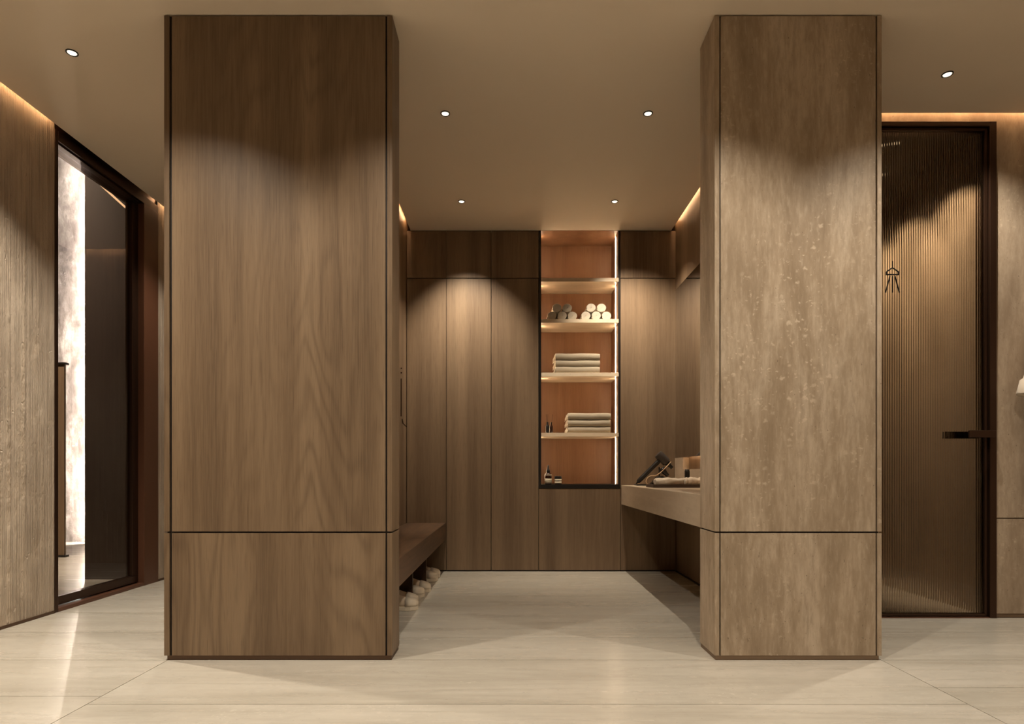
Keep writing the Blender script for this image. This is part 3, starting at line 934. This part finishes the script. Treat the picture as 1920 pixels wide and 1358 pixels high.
# bathrobe at the frame edge
rb = thing('bathrobe', 'white cotton bathrobe hanging on the stone wall, only its sleeve showing', 'bathrobe', (3.03, YS-0.05, 1.05))
def ellipse_ring(c, rx, ry, axis_tilt=0, n=20, wob=0, ph=0):
    out = []
    for k in range(n):
        t = 2*PI*k/n
        r = 1 + wob*math.sin(3*t+ph)
        x, y = rx*r*math.cos(t), ry*r*math.sin(t)
        out.append((c[0]+x*math.cos(axis_tilt), c[1]+y, c[2]+x*math.sin(axis_tilt)))
    return out
bm = new_bm()
add_loft(bm, [ellipse_ring((3.01, YS-0.075, z), rx, ry, 0, 24, w, z*5) for z, rx, ry, w in
              ((0.62, 0.155, 0.055, .08), (0.95, 0.145, 0.055, .08), (1.30, 0.135, 0.055, .06), (1.52, 0.135, 0.055, .03), (1.60, 0.09, 0.045, 0), (1.65, 0.045, 0.03, 0))])
obj('body', bm, M['robe'], rb, smooth=True)
bm = new_bm()
def sleeve(bm, path, closed_end=False):
    rings = []
    for (x, z, rx, ry, tilt) in path:
        rings.append(ellipse_ring((x, YS-0.085, z), rx, ry, tilt, 20, 0.04, z*9))
    add_loft(bm, rings, cap=False)
sleeve(bm, [(2.935, 1.575, 0.060, 0.045, 0.5), (2.900, 1.46, 0.066, 0.050, 0.35), (2.868, 1.345, 0.068, 0.052, 0.22), (2.855, 1.330, 0.072, 0.056, 0.15),
            (2.846, 1.285, 0.074, 0.058, 0.10), (2.838, 1.240, 0.076, 0.060, -0.08), (2.8375, 1.232, 0.073, 0.057, -0.10), (2.838, 1.245, 0.068, 0.053, -0.08), (2.85, 1.31, 0.062, 0.047, 0.1), (2.862, 1.37, 0.03, 0.02, 0.2)])
obj('sleeve', bm, M['robe'], rb, smooth=True)
bm = new_bm(); add_tube(bm, [(3.01, YS, 1.70), (3.01, YS-0.06, 1.70), (3.01, YS-0.08, 1.73)], 0.008, 10)
tag(obj('robe_hook', bm, M['bronze']), 'dark metal peg on the stone wall holding the bathrobe', 'hook')
bm = new_bm(); add_tube(bm, [(3.01, YS-0.055, 1.645), (3.005, YS-0.055, 1.68), (3.01, YS-0.055, 1.709), (3.015, YS-0.055, 1.68), (3.01, YS-0.055, 1.645)], 0.003, 6)
obj('hanging_loop', bm, M['robe'], rb)

# ------------------------------------------------------------------ cove lights in the slots
def cove(x0, x1, y0, y1, label, z=2.865):
    o = box_obj('cove_light', (x0, x1, y0, y1, z, z+0.014), M['cove'])
    tag(o, label, 'light', 'warm light strips inside the ceiling slots')
cove(XL+S-0.006, XL+S-0.0005, YF+0.1, 3.58, 'warm light strip in the slot over the raked plaster wall')
cove(XL+S-0.006, XL+S-0.0005, 4.68, 5.54, 'warm light strip in the slot past the glass door')
cove(XL+0.10, -1.47, 5.5505, 5.556, 'warm light strip in the slot at the passage end')
cove(1.62, XR-0.02, YS-S+0.0005, YS-S+0.006, 'warm light strip in the slot over the shower door')
cove(RLX+0.028, RLX+0.0335, 2.95, 5.08, 'warm light strip in the slot over the bench wall')
cove(RRX-0.0395, RRX-0.034, 2.95, 5.08, 'warm light strip in the slot over the mirror wall')

# ------------------------------------------------------------------ downlights
def make_downlight():
    r = thing('downlight', '', 'downlight', (0, 0, 0))
    bm = new_bm()
    add_lathe(bm, [(0.0205, 0.0005), (0.0205, -0.004), (0.0235, -0.0060), (0.0262, -0.004), (0.0262, 0.0005)], seg=32)
    obj('trim_ring', bm, M['black'], r, smooth=True, world=False)
    bm = new_bm()
    add_lathe(bm, [(0, -0.0085), (0.012, -0.0075), (0.0185, -0.0040), (0.0190, 0.0)], seg=32)
    obj('lens', bm, M['lens'], r, smooth=True, world=False)
    return r
dl = make_downlight()
first = True
def downlight(x, y, label, power, size=114, blend=0.6, tilt=(0, 0), group='recessed ceiling downlights', z=H, core=0.0, color=None):
    global first
    r = dl if first else copy_tree(dl)
    first = False
    r.location = (x, y, z)
    tag(r, label, 'downlight', group)
    for pw, sz, bl in ((power, size, blend), (power*core, 62, 1.0)):
        if pw <= 0: continue
        L = bpy.data.lights.new('spot', 'SPOT')
        L.energy = pw
        L.color = color or WARM
        L.spot_size = math.radians(sz)
        L.spot_blend = bl
        L.shadow_soft_size = 0.012
        o = bpy.data.objects.new('spot_lamp', L)
        COL.objects.link(o)
        o.parent = r
        o.location = (0, 0, -0.02)
        o.rotation_euler = (math.radians(tilt[0]), math.radians(tilt[1]), 0)
    return r
PW = 64
downlight(-0.369, 4.57, 'small downlight in the recess ceiling near the bench, farther from the viewer', PW*2.0, 78, 1.0, (21, 0), color=(1.0, 0.87, 0.69))
downlight(0.752, 4.57, 'small downlight in the recess ceiling near the lit niche, farther from the viewer', PW*2.2, 88, 1.0, (17, -14), color=(1.0, 0.85, 0.66))
downlight(-0.369, 3.45, 'small downlight between the columns beside the wooden column', PW*0.14, 114, 0.6, color=(1.0, 0.78, 0.55))
downlight(0.752, 3.45, 'small downlight between the columns beside the stone column', PW*0.16, 114, 0.6, color=(1.0, 0.78, 0.55))
downlight(-2.05, 4.35, 'unseen downlight added to light the passage beside the glass door', PW*0.9, 110, 0.7)  # added behind the column to lift the casing, passage end and glass reflection
downlight(-2.08, 2.95, 'small downlight near the raked plaster wall', PW*2.5, 98, 0.9, (0, 0))
downlight(2.17, 3.11, 'small downlight in front of the fluted shower door', PW*1.5, 114, 0.7, (10, -8))
front = 'downlights before the columns'
for x in (-1.49, -0.369, 0.752, 1.873):
    downlight(x, 1.985, 'unseen downlight added before the columns to brighten the raked plaster wall', PW*1.15, 114, 0.6, (0, 0), front)
for x in (-1.49, 0.19, 1.873):
    downlight(x, 0.6, 'unseen downlight added before the columns to brighten the raked plaster wall', PW*0.5, 114, 0.6, (0, 0), front)
downlight(-2.08, 1.6, 'unseen downlight added before the columns to brighten the raked plaster wall', PW*1.2, 114, 0.6, (0, 0), front)  # extra lamp out of view, added to brighten the plaster wall
for y, n in ((3.80, 'nearest the fluted door'), (4.25, 'in the middle of the shower'), (4.70, 'at the back of the shower')):
    downlight(2.22, y, 'small downlight %s' % n, 46, 66, 0.5, (0, -30), 'downlights in the shower')
downlight(-4.2, 3.7, 'unseen downlight added to brighten the room beyond the glass door', 1900, 64, 0.8, (34, 0), 'recessed ceiling downlights', 5.2)  # extra lamp out of view, added to brighten the wood screen

# ------------------------------------------------------------------ world, camera, view
w = bpy.data.worlds.new('World')
scene.world = w
w.use_nodes = True
w.node_tree.nodes['Background'].inputs[0].default_value = (1, 0.85, 0.7, 1)
w.node_tree.nodes['Background'].inputs[1].default_value = 0.0
cam = bpy.data.cameras.new('camera')
cam.sensor_fit = 'HORIZONTAL'
cam.sensor_width = 36
cam.lens = 36*1170/1920
cam.shift_y = 207/1920
cam.clip_start = 0.05
co = bpy.data.objects.new('camera', cam)
COL.objects.link(co)
co.location = (0, 0, EYE)
co.rotation_euler = (PI/2, 0, 0)
scene.camera = co
scene.view_settings.view_transform = 'Standard'
scene.view_settings.look = 'None'
scene.view_settings.gamma = 1
scene.view_settings.use_curve_mapping = False
scene.view_settings.exposure = 0.10
c = scene.cycles
c.use_denoising = True
c.max_bounces = 10
c.diffuse_bounces = 5
c.glossy_bounces = 4
c.transmission_bounces = 8
c.transparent_max_bounces = 8
c.caustics_reflective = False
c.caustics_refractive = False
c.use_light_tree = True
c.sample_clamp_indirect = 6
